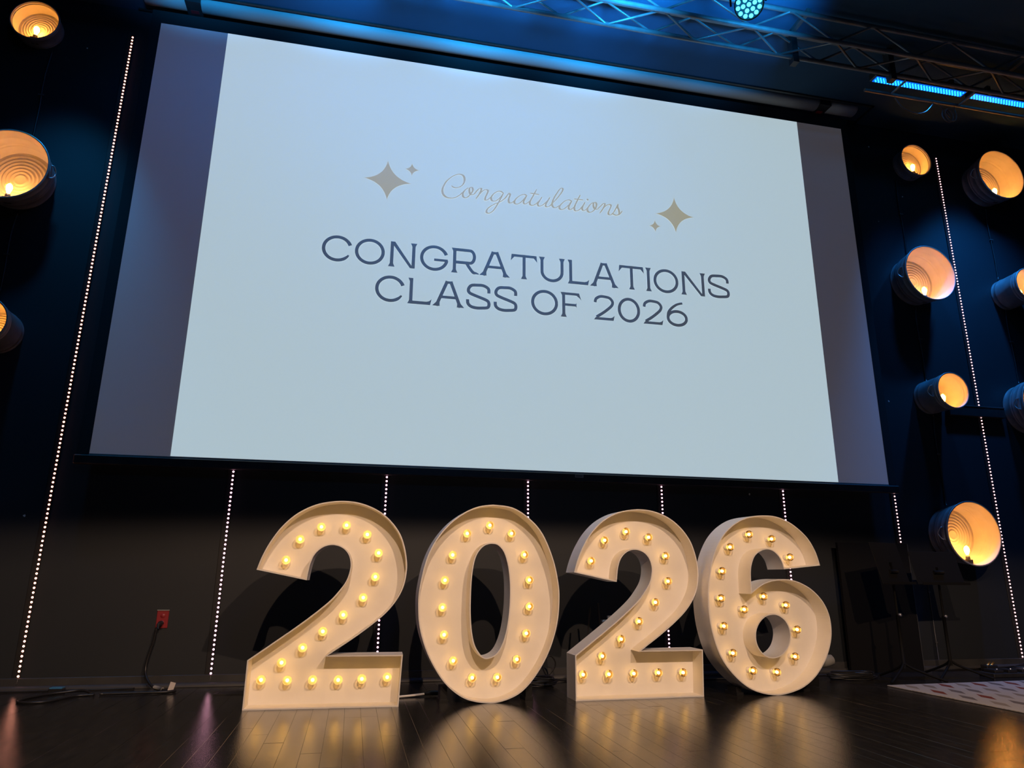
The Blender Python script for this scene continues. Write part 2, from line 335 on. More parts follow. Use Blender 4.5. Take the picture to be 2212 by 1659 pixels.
STARS=[[(2.299,4.492),(2.522,4.279),(2.309,4.083),(2.094,4.284)],
 [(2.520,4.494),(2.591,4.426),(2.522,4.359),(2.456,4.427)],
 [(5.134,4.482),(5.337,4.283),(5.133,4.091),(4.925,4.277)],
 [(4.915,4.204),(4.977,4.140),(4.915,4.072),(4.851,4.134)]]
# ------------------------------------------------------------------ setting
wall = struct(obj('wall_back', boxm(-7, 15, 0.0, 0.25, -0.3, 6.1), M['wall']), 'black painted stage wall behind the screen')
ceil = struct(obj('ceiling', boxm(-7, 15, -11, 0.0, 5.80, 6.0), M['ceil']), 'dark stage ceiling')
floor = struct(obj('floor', boxm(-7, 15, -5.2, 0.0, -0.3, -0.012), M['slab']), 'black plank stage floor')
PW = 0.095
lens = (0.61, 0.92, 1.23)
pl_me = {}
for ln in lens:
    bm = boxm(0.0003, PW-0.0003, 0.0003, ln-0.0003, -0.012, 0.0)
    top = [f for f in bm.faces if f.normal.z > 0.9 or all(v.co.z > -0.001 for v in f.verts)]
    es = list({e for f in top for e in f.edges})
    bmesh.ops.bevel(bm, geom=es, offset=0.0006, segments=1, affect='EDGES')
    me = bpy.data.meshes.new('plank'); fixn(bm); bm.to_mesh(me); bm.free(); me.materials.append(M['plank'])
    pl_me[ln] = me
rest = bmesh.new()
npl = 0
x = -3.0
while x < 12.0:
    y = 0.0 - 0.02 + rnd.uniform(0, 1.1)
    while y > -5.1:
        ln = rnd.choice(lens); y0 = y-ln
        y1c = min(y, 0.0)
        ym = max(y0, -3.3)
        vis = False
        for yy in (y1c, (y1c+y0)/2, y0):
            lo = -0.25-yy*0.44; hi = 8.55+yy*1.09; yb = -2.30-0.1885*(x-0.813)
            if lo-0.1 < x < hi and yy > yb-0.05: vis = True
        if y0 < 0:
            if vis and y <= 0.001 and npl < 300:
                o = obj('plank', pl_me[ln], None, floor, (x, y0, rnd.uniform(-0.0006, 0.0)))
                o.rotation_euler = (rnd.uniform(-0.0003, 0.0003), rnd.uniform(-0.0012, 0.0012), 0)
                npl += 1
            else:
                zt = rnd.uniform(-0.0006, 0.0)
                box(rest, x+0.0009, x+PW-0.0009, y0+0.0009, min(y, 0.0)-0.0009, -0.012, zt)
        y = y0
    x += PW
stuff(obj('planks_beyond', rest, M['plank'], floor))
base = struct(obj('baseboard_back', boxm(-7, 15, -0.014, 0.0, 0.0, 0.082, bev=0.003), M['base']))
struct(obj('trim_1', fixn(lathe(bmesh.new(), [(-7, 0.0001), (-7, 0.028), (15, 0.028), (15, 0.0001)], seg=16, axis='Z', smooth=False)), M['base']))
t1 = bpy.data.objects['trim_1']; t1.rotation_euler = (0, PI/2, 0); t1.location = (0, -0.016, 0.004)
t1['label'] = 'black rounded shoe moulding along the baseboard'

# black stage flat leaning by the wall, and a thin conduit beside it
pn = thing('stage_flat', 'plain black stage flat standing against the wall behind the music stands', 'panel', (6.93, -0.13, 0.0))
obj('board', boxm(-0.38, 0.36, 0.0, 0.03, 0.0, 1.12), M['stand'], pn)
obj('edge_trim', boxm(0.36, 0.364, -0.002, 0.03, 0.0, 1.12), M['truss'], pn)
for sx in (-0.25, 0.25): obj('back_foot', boxm(sx-0.02, sx+0.02, 0.03, 0.10, 0.0, 0.04), M['stand'], pn)
cd_ = thing('conduit', 'thin grey conduit running down the wall behind the right music stand', 'conduit', (7.57, 0.0, 0.083))
obj('pipe', tubem([(0, -0.006, 0.0), (0, -0.006, 0.72)], 0.0035, 8), M['truss'], cd_)
for sz in (0.15, 0.60): obj('saddle', boxm(-0.012, 0.012, -0.011, 0, sz-0.006, sz+0.006), M['truss'], cd_)

# ------------------------------------------------------------------ projection screen
SX0, SX1, SZ0, SZ1, SY = 0.217, 7.187, 1.665, 5.600, -0.12
scr = thing('projection_screen', 'huge white projection screen showing a Congratulations Class of 2026 slide', 'projection screen', ((SX0+SX1)/2, SY, SZ0))
ox, oz = (SX0+SX1)/2, SZ0
def sloc(o): o.location = (-ox, -SY, -oz); return o
sloc(obj('fabric', boxm(SX0, SX1, SY-0.001, SY+0.002, SZ0, SZ1), M['fabric'], scr, label='white screen fabric, unlit at both sides of the slide'))
bw = 0.085
sloc(obj('side_border', boxm(SX0-bw, SX0, SY-0.002, SY+0.003, SZ0-0.02, SZ1), M['blackfab'], scr))
sloc(obj('side_border', boxm(SX1, SX1+bw, SY-0.002, SY+0.003, SZ0-0.02, SZ1), M['blackfab'], scr))
sloc(obj('top_drop', boxm(SX0-bw, SX1+bw, SY-0.002, SY+0.003, SZ1, 5.732), M['blackfab'], scr, label='black drop cloth above the screen image'))
bb = sloc(obj('bottom_bar', boxm(SX0-bw-0.01, SX1+bw+0.01, SY-0.030, SY+0.02, SZ0-0.075, SZ0-0.004, bev=0.008), M['blackmet'], scr, label='black weight bar along the bottom edge'))
sloc(obj('bar_highlight', boxm(SX0, SX1, SY-0.006, SY, SZ0-0.004, SZ0+0.008), M['label'], scr))
lp = obj('maker_label', boxm(4.04, 4.115, SY-0.0315, SY-0.030, SZ0-0.040, SZ0-0.015), M['label'], bb)
lb = bmesh.new()
for k in range(5):
    xx = 4.047+k*0.0125
    box(lb, xx, xx+0.008, SY-0.0322, SY-0.0315, SZ0-0.034, SZ0-0.021)
obj('label_print', lb, M['blackplas'], bb)
CX0, CX1 = 0.787, 6.640
slide = sloc(obj('projected_slide', boxm(CX0, CX1, SY-0.0022, SY-0.0011, SZ0+0.012, SZ1), M['slide'], scr, label='bright pale projected slide filling the middle of the screen'))
YT = SY-0.0036
stack = [0]
def ribbon(bm, pts, hw):
    n = len(pts); vs = []; stack[0] = (stack[0]+1) % 7; yb = YT-0.00025*stack[0]
    for i, p in enumerate(pts):
        t = Vector(pts[min(i+1, n-1)])-Vector(pts[max(i-1, 0)])
        t = t.normalized() if t.length > 1e-9 else Vector((1, 0))
        nn = Vector((-t.y, t.x)); h = hw(t, i/(n-1)) if callable(hw) else hw
        a = Vector(p)+nn*h; c_ = Vector(p)-nn*h
        yk = yb-0.0002*i/n
        vs.append((bm.verts.new((a.x, yk, a.y)), bm.verts.new((c_.x, yk, c_.y))))
    for (a, b_), (c_, d) in zip(vs, vs[1:]):
        bm.faces.new((a, b_, d, c_))
def poly(bm, pts):
    stack[0] = (stack[0]+1) % 7
    bm.faces.new([bm.verts.new((x, YT-0.00025*stack[0], y)) for x, y in pts])
def quadc(p0, p1, p2, n=8):
    return [tuple((1-t)**2*Vector(p0)+2*t*(1-t)*Vector(p1)+t*t*Vector(p2)) for t in [i/n for i in range(n+1)]]
def text_part(name, bm, m, label=None):
    for f in bm.faces:
        f.normal_update()
        if f.normal.y > 0: f.normal_flip()
    o = obj(name, bm, m, slide)
    if label: o['label'] = label
    return o
for i, s in enumerate(STARS):
    bm = bmesh.new()
    cx = sum(p[0] for p in s)/4; cz = sum(p[1] for p in s)/4
    pts = []
    for k in range(4):
        a, c_ = Vector(s[k]), Vector(s[(k+1) % 4])
        ctl = Vector((cx, cz))+((a+c_)/2-Vector((cx, cz)))*0.30
        pts += quadc(a, ctl, c_, 10)[:-1]
    vc = bm.verts.new((cx, YT, cz)); vs = [bm.verts.new((p[0], YT, p[1])) for p in pts]
    for k in range(len(vs)): bm.faces.new((vc, vs[k], vs[(k+1) % len(vs)]))
    text_part('sparkle', bm, M['gold'], ['large gold sparkle left of the script', 'small gold sparkle left of the script', 'large gold sparkle right of the script', 'small gold sparkle right of the script'][i])
def pen(t, u):
    d = abs(t.x*(-0.42)+t.y*0.91)
    return 0.0040+0.0072*d*d*min(1, 6*min(u, 1-u)+0.25)
for strokes in SCRIPT:
    bm = bmesh.new()
    for s in strokes:
        ribbon(bm, [tuple(v) for v in crom(s, 7)], pen)
    if strokes is SCRIPT[11]:
        poly(bm, [(DOT[0]+0.0115*math.cos(2*PI*k/14), DOT[1]+0.0115*math.sin(2*PI*k/14)) for k in range(14)])
    text_part('script_letter', bm, M['gold'])
CAP = 0.2435
def glyph(ch, w, h):
    """monoline capitals with flared serifs; box (0..w, 0..h)"""
    bm = bmesh.new(); s = 0.0148
    def line(a, c_, hw=s): ribbon(bm, [a, c_], hw)
    def arc(cx, cz, rx, rz, a0, a1, n=48, hw=None):
        pts = [(cx+rx*math.cos(math.radians(a0+(a1-a0)*i/n)), cz+rz*math.sin(math.radians(a0+(a1-a0)*i/n))) for i in range(n+1)]
        ribbon(bm, pts, hw or s)
    def foot(x, y, up=1, l=1, r=1):      # flared serif
        e = s*1.95; hgt = 0.032*up; f = 0.006*up
        poly(bm, [(x-(e if l else s), y), (x+(e if r else s), y), (x+(e if r else s)*0.93, y+f), (x+s, y+hgt), (x-s, y+hgt), (x-(e if l else s)*0.93, y+f)])
    if ch in 'CG':
        rx = (w-2*s)/1.955 if ch == 'C' else (w-2*s)/1.97
        cx = s+rx; e1 = 20; e2 = 330
        if ch == 'C': arc(cx, h/2, rx, h/2-s+0.003, e1, e2, hw=lambda t, u: s*(1.0+0.12*(1-min(1, u*9))-0.45*max(0, (u-0.92)/0.08)))
        else:
            arc(cx, h/2, rx, h/2-s+0.003, 20, 352, hw=lambda t, u: s*(1.0+0.12*(1-min(1, u*9))))
            line((w*0.50, h*0.435), (w-0.2*s, h*0.435), s*0.82)
    elif ch in 'O0':
        arc(w/2, h/2, w/2-s, h/2-s+0.003, 0, 360, 64)
    elif ch == 'N':
        a, c_ = s*1.9, w-s*1.9
        line((a, 0), (a, h)); line((c_, 0), (c_, h)); foot(a, 0); foot(c_, h, -1)
        poly(bm, [(a-s, h), (a+s*1.6, h), (c_+s*0.2, 0), (c_-s*1.9, 0)])
    elif ch == 'I':
        line((w/2, 0), (w/2, h)); foot(w/2, 0); foot(w/2, h, -1)
    elif ch == 'L':
        a = s*2; line((a, 0), (a, h)); foot(a, h, -1, 1, 0); foot(a, 0, 1, 1, 1)
        poly(bm, [(0.005, 0), (w-0.012, 0), (w, h*0.235), (w-0.022, h*0.15), (w-0.045, 2*s), (a, 2*s)])
    elif ch == 'T':
        a = w/2; line((a, 0), (a, h)); foot(a, 0)
        poly(bm, [(0.008, h), (w-0.008, h), (w-0.004, h-2*s+0.003), (0.004, h-2*s+0.003)])
        poly(bm, [(0.008, h), (0.035, h-2*s+0.004), (0.016, h*0.80), (0.0, h*0.72)])
        poly(bm, [(w-0.008, h), (w-0.035, h-2*s+0.004), (w-0.016, h*0.80), (w, h*0.72)])
    elif ch == 'F':
        a = s*1.9; line((a, 0), (a, h)); foot(a, 0); foot(a, h, -1, 1, 0)
        poly(bm, [(a, h), (w-0.022, h), (w-0.016, h-2*s+0.004), (a, h-2*s+0.004)])
        poly(bm, [(w-0.022, h), (w, h*0.71), (w-0.018, h*0.80), (w-0.048, h-2*s+0.004)])
        line((a, h*0.50), (w*0.76, h*0.50), s*0.85)
        poly(bm, [(w*0.70, h*0.53), (w*0.76, h*0.60), (w*0.76, h*0.39), (w*0.70, h*0.47)])
    elif ch == 'U':
        a, c_ = s*2, w-s*2; rr = (c_-a)/2
        line((a, h), (a, h*0.42)); line((c_, h), (c_, h*0.42)); foot(a, h, -1); foot(c_, h, -1)
        arc(w/2, h*0.42, rr, h*0.42-s+0.003, 180, 360, 32)
    elif ch == 'A':
        tl, tr = w*0.40, w*0.60
        poly(bm, [(tl-s*0.4, h), (tr+s*0.4, h), (tr-s*0.2, h-2*s*0.85), (tl+s*0.2, h-2*s*0.85)])
        for (tx, bx) in ((tl+s*0.9, s*2.4), (tr-s*0.9, w-s*2.4)):
            line((tx, h), (bx, 0), s*1.02)
            poly(bm, [(bx-s*2.3, 0), (bx+s*2.3, 0), (bx+s*2.1, 0.006), (bx+(tx-bx)*0.16+s, h*0.16), (bx+(tx-bx)*0.16-s, h*0.16), (bx-s*2.1, 0.006)])
        line((w*0.27, h*0.365), (w*0.73, h*0.365), s*0.9)
    elif ch == 'R':
        a = s*1.9; line((a, 0), (a, h)); foot(a, 0); foot(a, h, -1, 1, 0)
        b0, b1 = h*0.43, h-s; rz = (b1-b0)/2; cxr = w*0.66
        line((a, b1), (cxr, b1)); line((a, b0), (cxr, b0))
        arc(cxr, (b0+b1)/2, w*0.885-cxr-s, rz, -90, 90, 24)
        ribbon(bm, [tuple(v) for v in crom([(w*0.54, b0), (w*0.66, h*0.23), (w*0.79, h*0.07), (w*0.90, 0.012), (w, 0.004)], 6)], lambda t, u: s*(1.0-0.72*max(0, (u-0.55)/0.45)))
    elif ch == 'S':
        p = [(w-s*1.2, h*0.66), (w*0.90, h*0.84), (w*0.70, h*0.95), (w*0.45, h-s+0.003), (w*0.21, h*0.92), (0.075*w+0.004, h*0.77), (w*0.13, h*0.63), (w*0.34, h*0.54), (w*0.62, h*0.455), (w*0.87, h*0.36), (w-s, h*0.235), (w*0.88, h*0.10), (w*0.65, s*1.0), (w*0.42, s-0.003), (w*0.21, h*0.09), (w*0.085, h*0.20), (s, h*0.36)]
        ribbon(bm, [tuple(v) for v in crom(p, 5)], s)
    elif ch == '2':
        p = [(s*1.0, h*0.70), (w*0.12, h*0.85), (w*0.32, h*0.955), (w*0.55, h-s*0.7), (w*0.78, h*0.915), (w*0.915, h*0.77), (w*0.87, h*0.62), (w*0.70, h*0.47), (w*0.42, h*0.28), (w*0.12, 2*s*0.9)]
        ribbon(bm, [tuple(v) for v in crom(p, 6)], s*0.95)
        poly(bm, [(0.0, 0), (w-0.012, 0), (w, h*0.21), (w-0.022, h*0.135), (w-0.04, 2*s*0.9), (s*1.3, 2*s*0.9)])
    elif ch == '6':
        arc(w/2, h*0.335, w/2-s, h*0.335-s+0.003, 0, 360, 56)
        p = [(s*1.0, h*0.36), (w*0.10, h*0.55), (w*0.24, h*0.73), (w*0.45, h*0.88), (w*0.62, h*0.95), (w*0.78, h*0.985)]
        ribbon(bm, [tuple(v) for v in crom(p, 6)], lambda t, u: s*(1.0-0.25*u))
    return bm
for row, zb in ((ROW1, 3.4365), (ROW2, 3.1025)):
    for ch, xa, xb in row:
        bm = glyph(ch, xb-xa, CAP)
        bmesh.ops.translate(bm, verts=bm.verts[:], vec=(xa, 0, zb))
        text_part('letter', bm, M['ink'])

# roller case in the ceiling slot above the screen
rc = thing('roller_case', 'long pale roller case of the screen in its ceiling slot', 'screen case', (3.7, -0.2, 5.80))
def half_case(x0, x1):
    bm = bmesh.new(); n = 10
    pr = [(0.075*math.cos(PI+PI*k/n), -0.02+0.045*math.sin(PI+PI*k/n)) for k in range(n+1)]
    pr = [(-0.075, -0.002)]+pr+[(0.075, -0.002)]
    A = [bm.verts.new((x0-3.7, y, z)) for y, z in pr]; B = [bm.verts.new((x1-3.7, y, z)) for y, z in pr]
    for k in range(len(pr)-1):
        f = bm.faces.new((A[k], A[k+1], B[k+1], B[k])); f.smooth = True
    bm.faces.new(A[::-1]); bm.faces.new(B)
    return fixn(bm)
obj('case_body', half_case(0.56, 6.84), M['casewhite'], rc)
obj('case_end', half_case(0.08, 0.43), M['casewhite'], rc)
obj('case_end', half_case(6.97, 7.31), M['casewhite'], rc)
for xx in (0.495, 6.905):
    cl = obj('bracket', boxm(xx-0.066-3.7, xx+0.066-3.7, -0.085, 0.085, -0.06, 0.0), M['blackmet'], rc)
    obj('red_tag', boxm(xx-0.035-3.7, xx+0.035-3.7, 0.02, 0.06, -0.062, -0.06), M['redd'], cl)
for a in ((-3.72, 3.78, -0.122, -0.10), (-3.72, 3.78, 0.16, 0.18), (3.76, 3.78, -0.122, 0.18)):
    obj('slot_frame', boxm(a[0], a[1], a[2], a[3], -0.014, 0.0), M['blackmet'], rc)

# ------------------------------------------------------------------ LED strips on the wall
strips = [(-0.035, 0.085, 5.51, 'led0', 'tall peach-lit LED strip on the wall left of the screen'),
          (1.240, 0.08, 1.78, 'led1', 'pink-white LED strip below the screen, between the red outlet and the left numeral two'),
          (2.448, 0.08, 1.78, 'led1', 'white LED strip below the screen, behind the left numeral two'),
          (3.657, 0.08, 1.78, 'led1', 'white LED strip below the middle of the screen, behind the zero'),
          (4.897, 0.08, 1.78, 'led1', 'white LED strip below the screen, behind the right numeral two'),
          (6.120, 0.08, 1.78, 'led1', 'white LED strip below the screen, behind the numeral six'),
          (7.330, 1.0, 1.78, 'led2', 'short visible LED strip under the right screen corner, above the music stands'),
          (8.504, 0.085, 5.51, 'led2', 'tall rosy LED strip on the wall between the right bucket lamps')]
for sx, z0, z1, mk, lab in strips:
    t = thing('led_strip', lab, 'led strip', (sx, 0.0, z0), 0, 'vertical LED strips on the stage wall')
    obj('channel', boxm(-0.042, 0.012, -0.010, -0.0005, -0.01, z1-z0+0.03, bev=0.002), M['blackmet'], t)
    bm = bmesh.new(); z = 0.01; k = 0
    while z < z1-z0:
        m_ = Matrix.Translation((0, -0.0122, z)) @ Matrix.Rotation(PI/2, 4, 'X')
        bmesh.ops.create_cone(bm, cap_ends=True, segments=8, radius1=0.0078, radius2=0.0062, depth=0.0045, matrix=m_)
        z += 0.0333; k += 1
    stuff(obj('diodes', bm, M[mk], t))
    if sx < 2: obj('lead_wire', tubem(crom([(0, -0.012, 0.0), (0.002, -0.018, -0.03), (-0.006, -0.02, -0.055), (-0.004, -0.022, -0.08+0.012)], 4), 0.0022, 6), M['truss'], t)

# ------------------------------------------------------------------ marquee numbers
DEPTH, PANEL, TH = 0.185, 0.14, 0.008
def outline(segs):
    pts = []
    for s in segs:
        q = crom(s, 5) if len(s) > 2 else [Vector(p) for p in s]
        pts += [tuple(v) for v in q[:-1]]
    return pts
def area(p): return 0.5*sum(p[i][0]*p[(i+1) % len(p)][1]-p[(i+1) % len(p)][0]*p[i][1] for i in range(len(p)))
def offset(p, d):
    n = len(p); out = []; sg = 1 if area(p) > 0 else -1
    for i in range(n):
        a, b_, c_ = Vector(p[i-1]), Vector(p[i]), Vector(p[(i+1) % n])
        t1, t2 = (b_-a).normalized(), (c_-b_).normalized()
        n1, n2 = Vector((-t1.y, t1.x))*sg, Vector((-t2.y, t2.x))*sg
        m = n1+n2; m = m.normalized() if m.length > 1e-6 else n1
        k = d/max(0.45, m.dot(n1)); v = b_+m*k
        out.append((v.x, v.y))
    return out
def wall_strip(p, q, d0, d1):
    bm = bmesh.new(); n = len(p)
    V = [[bm.verts.new((u, y, z)) for u, z in loop] for loop, y in ((p, d0), (p, d1), (q, d1), (q, d0))]
    for r in range(4):
        A, B = V[r], V[(r+1) % 4]
        for i in range(n):
            bm.faces.new((A[i], A[(i+1) % n], B[(i+1) % n], B[i]))
    return fixn(bm)
def slab(outer, holes, d0, d1):
    loops = [outer]+holes
    tri = tessellate_polygon([[Vector((u, z, 0)) for u, z in l] for l in loops])
    flat = [p for l in loops for p in l]
    bm = bmesh.new()
    F = [bm.verts.new((u, d0, z)) for u, z in flat]; B = [bm.verts.new((u, d1, z)) for u, z in flat]
    for a, b_, c_ in tri:
        bm.faces.new((F[a], F[b_], F[c_])); bm.faces.new((B[c_], B[b_], B[a]))
    k = 0
    for l in loops:
        n = len(l)
        for i in range(n):
            bm.faces.new((F[k+i], F[k+(i+1) % n], B[k+(i+1) % n], B[k+i]))
        k += n
    return fixn(bm)
globe_me = bpy.data.meshes.new('globe'); bm = lathem([(0.018, 0.010), (0.026, 0.013), (0.034, 0.021)]+[(0.058-0.029*math.cos(a), 0.029*math.sin(a)) for a in [0.9+0.2*k for k in range(11)]]+[(0.087, 0.0)], seg=20)
fixn(bm); bm.to_mesh(globe_me); bm.free(); globe_me.materials.append(M['globe'])
fil_me = bpy.data.meshes.new('filament'); bm = lathem([(0.040, 0), (0.043, 0.006), (0.050, 0.0105), (0.058, 0.0115), (0.064, 0.009), (0.069, 0.004), (0.070, 0)], seg=12)
fixn(bm); bm.to_mesh(fil_me); bm.free(); fil_me.materials.append(M['filament'])
soc_me = bpy.data.meshes.new('socket'); bm = lathem([(0, 0), (0, 0.020), (0.006, 0.020), (0.008, 0.016), (0.020, 0.0145), (0.022, 0.012), (0.022, 0)], seg=16)
fixn(bm); bm.to_mesh(soc_me); bm.free(); soc_me.materials.append(M['board'])
def number(D, segs, holes, name, label, feet=()):
    t = thing(name, label, 'marquee number', (D['at'][0], D['at'][1], 0.0), D['rot'], 'light-up numbers of the year')
    out = outline(segs)
    if out[0] == out[-1]: out = out[:-1]
    zmin = min(p[1] for p in out); out = [(u, z-zmin) for u, z in out]
    hs = []
    for h in holes:
        q = crom(h[:-1], 4, closed=True); hs.append([(v.x, v.y-zmin) for v in q])
    inn = offset(out, TH)
    obj('side_wall', wall_strip(out, inn, 0.0, DEPTH), M['board'], t)
    hin = []
    for h in hs:
        ho = offset(h, -TH); hin.append(ho)
        obj('hole_wall', wall_strip(ho, h, 0.0, DEPTH), M['board'], t)
    obj('back_panel', slab(offset(out, TH*0.5), [offset(h, -TH*0.5) for h in hs], PANEL, PANEL+0.01), M['board'], t)
    for u, z in D['bulbs']:
        bl = obj('bulb', globe_me, None, t, (u, PANEL, z-zmin))
        obj('filament', fil_me, None, bl); obj('socket', soc_me, None, bl)
    for fx, fz, fy in feet:
        fz = min(p[1] for p in out if abs(p[0]-fx) < 0.035)-0.002
        bm = bmesh.new()
        box(bm, fx-0.028, fx+0.028, fy, DEPTH+0.02, 0.0, 0.02); box(bm, fx-0.022, fx+0.022, fy+0.012, DEPTH, 0.02, fz)
        obj('support_foot', bm, M['blackplas'], t)
    return t
two_s = NUM_two_left['segs']
number(NUM_two_left, two_s, [], 'marquee_two', 'leftmost light-up white numeral two, standing left of the zero')
number(NUM_zero, NUM_zero['segs'], NUM_zero['holes'], 'marquee_zero', 'light-up white numeral zero with bulbs around its oval hole', [(-0.30, 0.125, 0.06), (0.275, 0.105, 0.06)])
number(NUM_two_right, two_s, [], 'marquee_two', 'light-up white numeral two standing between the zero and the six')
number(NUM_six, NUM_six['segs'], NUM_six['holes'], 'marquee_six', 'rightmost light-up white numeral six with a round lower hole', [(-0.25, 0.085, 0.07), (0.33, 0.12, 0.07)])

# ------------------------------------------------------------------ bucket lamps
def bucket(cx, cz, r, d, label, dim=1.0, handle=True):
    t = thing('bucket_lamp', label, 'bucket lamp', (cx, 0.0, cz), 0, 'galvanised bucket lamps on the stage wall')
    rb = r*(0.85 if r > 0.25 else 0.93); th = 0.005
    def rad(a): return rb+(r-rb)*a/d
    rid = [0.36, 0.46, 0.70] if r > 0.25 else [0.18, 0.78, 0.86]
    prof = [(0.002, rb-0.012), (0.002, rb+0.004), (0.012, rb+0.004), (0.016, rb)]
    for q in rid:
        a = q*d
        prof += [(a-0.010, rad(a-0.010)), (a-0.003, rad(a)+0.0045), (a+0.003, rad(a)+0.0045), (a+0.010, rad(a+0.010))]
    prof += [(d-0.010, rad(d-0.010)), (d-0.010, r+0.006), (d-0.004, r+0.009), (d+0.002, r+0.006), (d+0.002, r-th+0.001), (d-0.012, r-th)]
    for q in rid[::-1]:
        a = q*d
        prof += [(a+0.010, rad(a+0.010)-th), (a+0.003, rad(a)+0.003-th), (a-0.003, rad(a)+0.003-th), (a-0.010, rad(a-0.010)-th)]
    prof += [(0.022, rb-th)]
    nout = prof.index((d+0.002, r-th+0.001))
    bm = fixn(lathem(prof, seg=56)); bm.faces.ensure_lookup_table()
    for i_, f in enumerate(bm.faces):
        if i_//56 >= nout: f.material_index = 1
    sh = obj('shell', bm, M['galv'], t); sh.data.materials.append(M['galvin'])
    nr = 7; pr = [(0.022, rb-th+0.001)]
    for k in range(nr):
        r1 = rb*(0.86-0.115*k)
        pr += [(0.022, r1+0.010), (0.029, r1+0.003), (0.029, r1-0.003), (0.022, r1-0.010)]
    pr += [(0.022, 0.0)]
    obj('bottom', fixn(lathem(pr, seg=56)), M['galvin'], t)
    if handle:
        for sg in (-1, 1):
            bm = bmesh.new(); a = 0.80*d; rr = rad(a)
            tube(bm, crom([(sg*(rr+0.006), -a, 0.055), (sg*(rr+0.022), -a+0.008, 0.05), (sg*(rr+0.030), -a+0.035, 0.0), (sg*(rr+0.022), -a+0.008, -0.05), (sg*(rr+0.006), -a, -0.055)], 5), 0.0045, 8)
            h_ = obj('handle', bm, M['steel'], t)
            bm = bmesh.new(); box(bm, min(sg*(rr-0.002), sg*(rr+0.008)), max(sg*(rr-0.002), sg*(rr+0.008)), -a-0.014, -a+0.014, -0.065, 0.065, bev=0.002)
            obj('ear', bm, M['galv'], h_)
    by = -0.58*d; zf = -rad(0.58*d)+th
    s = obj('lamp_socket', boxm(-0.028, 0.028, by-0.03, by+0.03, zf-0.003, zf+0.035, bev=0.004), M['blackmet'], t)
    obj('collar', fixn(lathem([(zf+0.033, 0), (zf+0.033, 0.021), (zf+0.066, 0.018), (zf+0.068, 0.0)], seg=16, axis='Z')), M['truss'], s, (0, by, 0))
    zb = zf+0.066
    bl = obj('bulb', fixn(lathem([(0, 0.012), (0.012, 0.014), (0.03, 0.022), (0.055, 0.031), (0.075, 0.031), (0.09, 0.024), (0.10, 0.010), (0.102, 0)], seg=20, axis='Z')), M['edglass'], t, (0, by, zb))
    obj('filament', fixn(lathem([(0.012, 0), (0.020, 0.010), (0.04, 0.020), (0.062, 0.024), (0.080, 0.018), (0.090, 0.0)], seg=12, axis='Z')), M['edison' if r > 0.25 else 'edison_s'], bl)
    return t
bucket(-0.765, 5.41, 0.188, 0.15, 'small bucket lamp at the very top of the left wall', handle=False)
bucket(-0.672, 3.935, 0.300, 0.28, 'large bucket lamp on the left wall below the topmost small one')
bucket(-0.600, 2.61, 0.180, 0.32, 'small bucket lamp half out of the frame on the left wall', handle=False)
bucket(-0.70, 1.22, 0.295, 0.28, 'lowest large bucket lamp on the left wall at the frame edge')
bucket(8.085, 5.325, 0.190, 0.15, 'small bucket lamp at the top of the wall just right of the screen', handle=False)
bucket(7.905, 3.880, 0.298, 0.28, 'large bucket lamp right of the screen, touching the tall LED strip, second from top')
bucket(7.895, 2.600, 0.178, 0.33, 'small bucket lamp right of the screen, third from the top')
bucket(7.915, 1.219, 0.295, 0.28, 'lowest large bucket lamp right of the screen, just above the music stands')
bucket(9.065, 5.20, 0.297, 0.28, 'large bucket lamp at the top right, right of the tall LED strip')
bucket(9.100, 3.848, 0.180, 0.33, 'small bucket lamp at the right frame edge, below the top right large one', handle=False)
bucket(9.069, 2.540, 0.298, 0.28, 'large bucket lamp at the right frame edge, third from top in the outer column')

# cable runs stapled to the wall between bucket lamps
def wire(pts, r, label, cat, name='power_cable', clips=(), mt='rubber'):
    p = crom(pts, 6)
    t = thing(name, label, cat, tuple(p[0]))
    bm = tubem([v-p[0] for v in p], r, 8); obj('cord', bm, M[mt], t)
    for c_ in clips:
        q = Vector(c_)-p[0]
        obj('clip', boxm(q.x-0.022, q.x+0.022, q.y-0.010, q.y, q.z-0.006, q.z+0.006), M['truss'], t)
    return t
for i, (xx, z0, z1, lab) in enumerate([(-0.66, 4.22, 5.22, 'black cable on the wall between the two upper left bucket lamps'), (-0.66, 2.80, 3.64, 'black cable on the wall below the large left bucket lamp'),
        (7.903, 4.17, 5.13, 'black cable on the wall between the first and second bucket lamps right of the screen'), (7.90, 2.78, 3.60, 'black cable on the wall between the second and third bucket lamps right of the screen'),
        (7.91, 1.51, 2.42, 'black cable on the wall between the third and lowest bucket lamps right of the screen'), (9.06, 4.03, 4.91, 'black cable on the wall between the two upper bucket lamps by the right frame edge'),
        (9.07, 2.83, 3.67, 'black cable on the wall between the two lower bucket lamps by the right frame edge')]):
    mid = (z0+z1)/2
    wire([(xx+0.01, -0.009, z1), (xx-0.006, -0.009, mid+0.2), (xx+0.004, -0.009, mid-0.1), (xx, -0.009, z0)], 0.008, lab, 'cable', clips=[(xx, -0.012, mid+0.05)])
tr = thing('cable_trunking', 'black horizontal trunking between two bucket lamps at the right edge', 'trunking', (8.55, 0, 2.48))
obj('duct', boxm(-0.46, 0.22, -0.055, -0.001, -0.055, 0.055, bev=0.004), M['blackmet'], tr)
obj('cover_lip', boxm(-0.46, 0.22, -0.060, -0.05, 0.046, 0.057), M['truss'], tr)

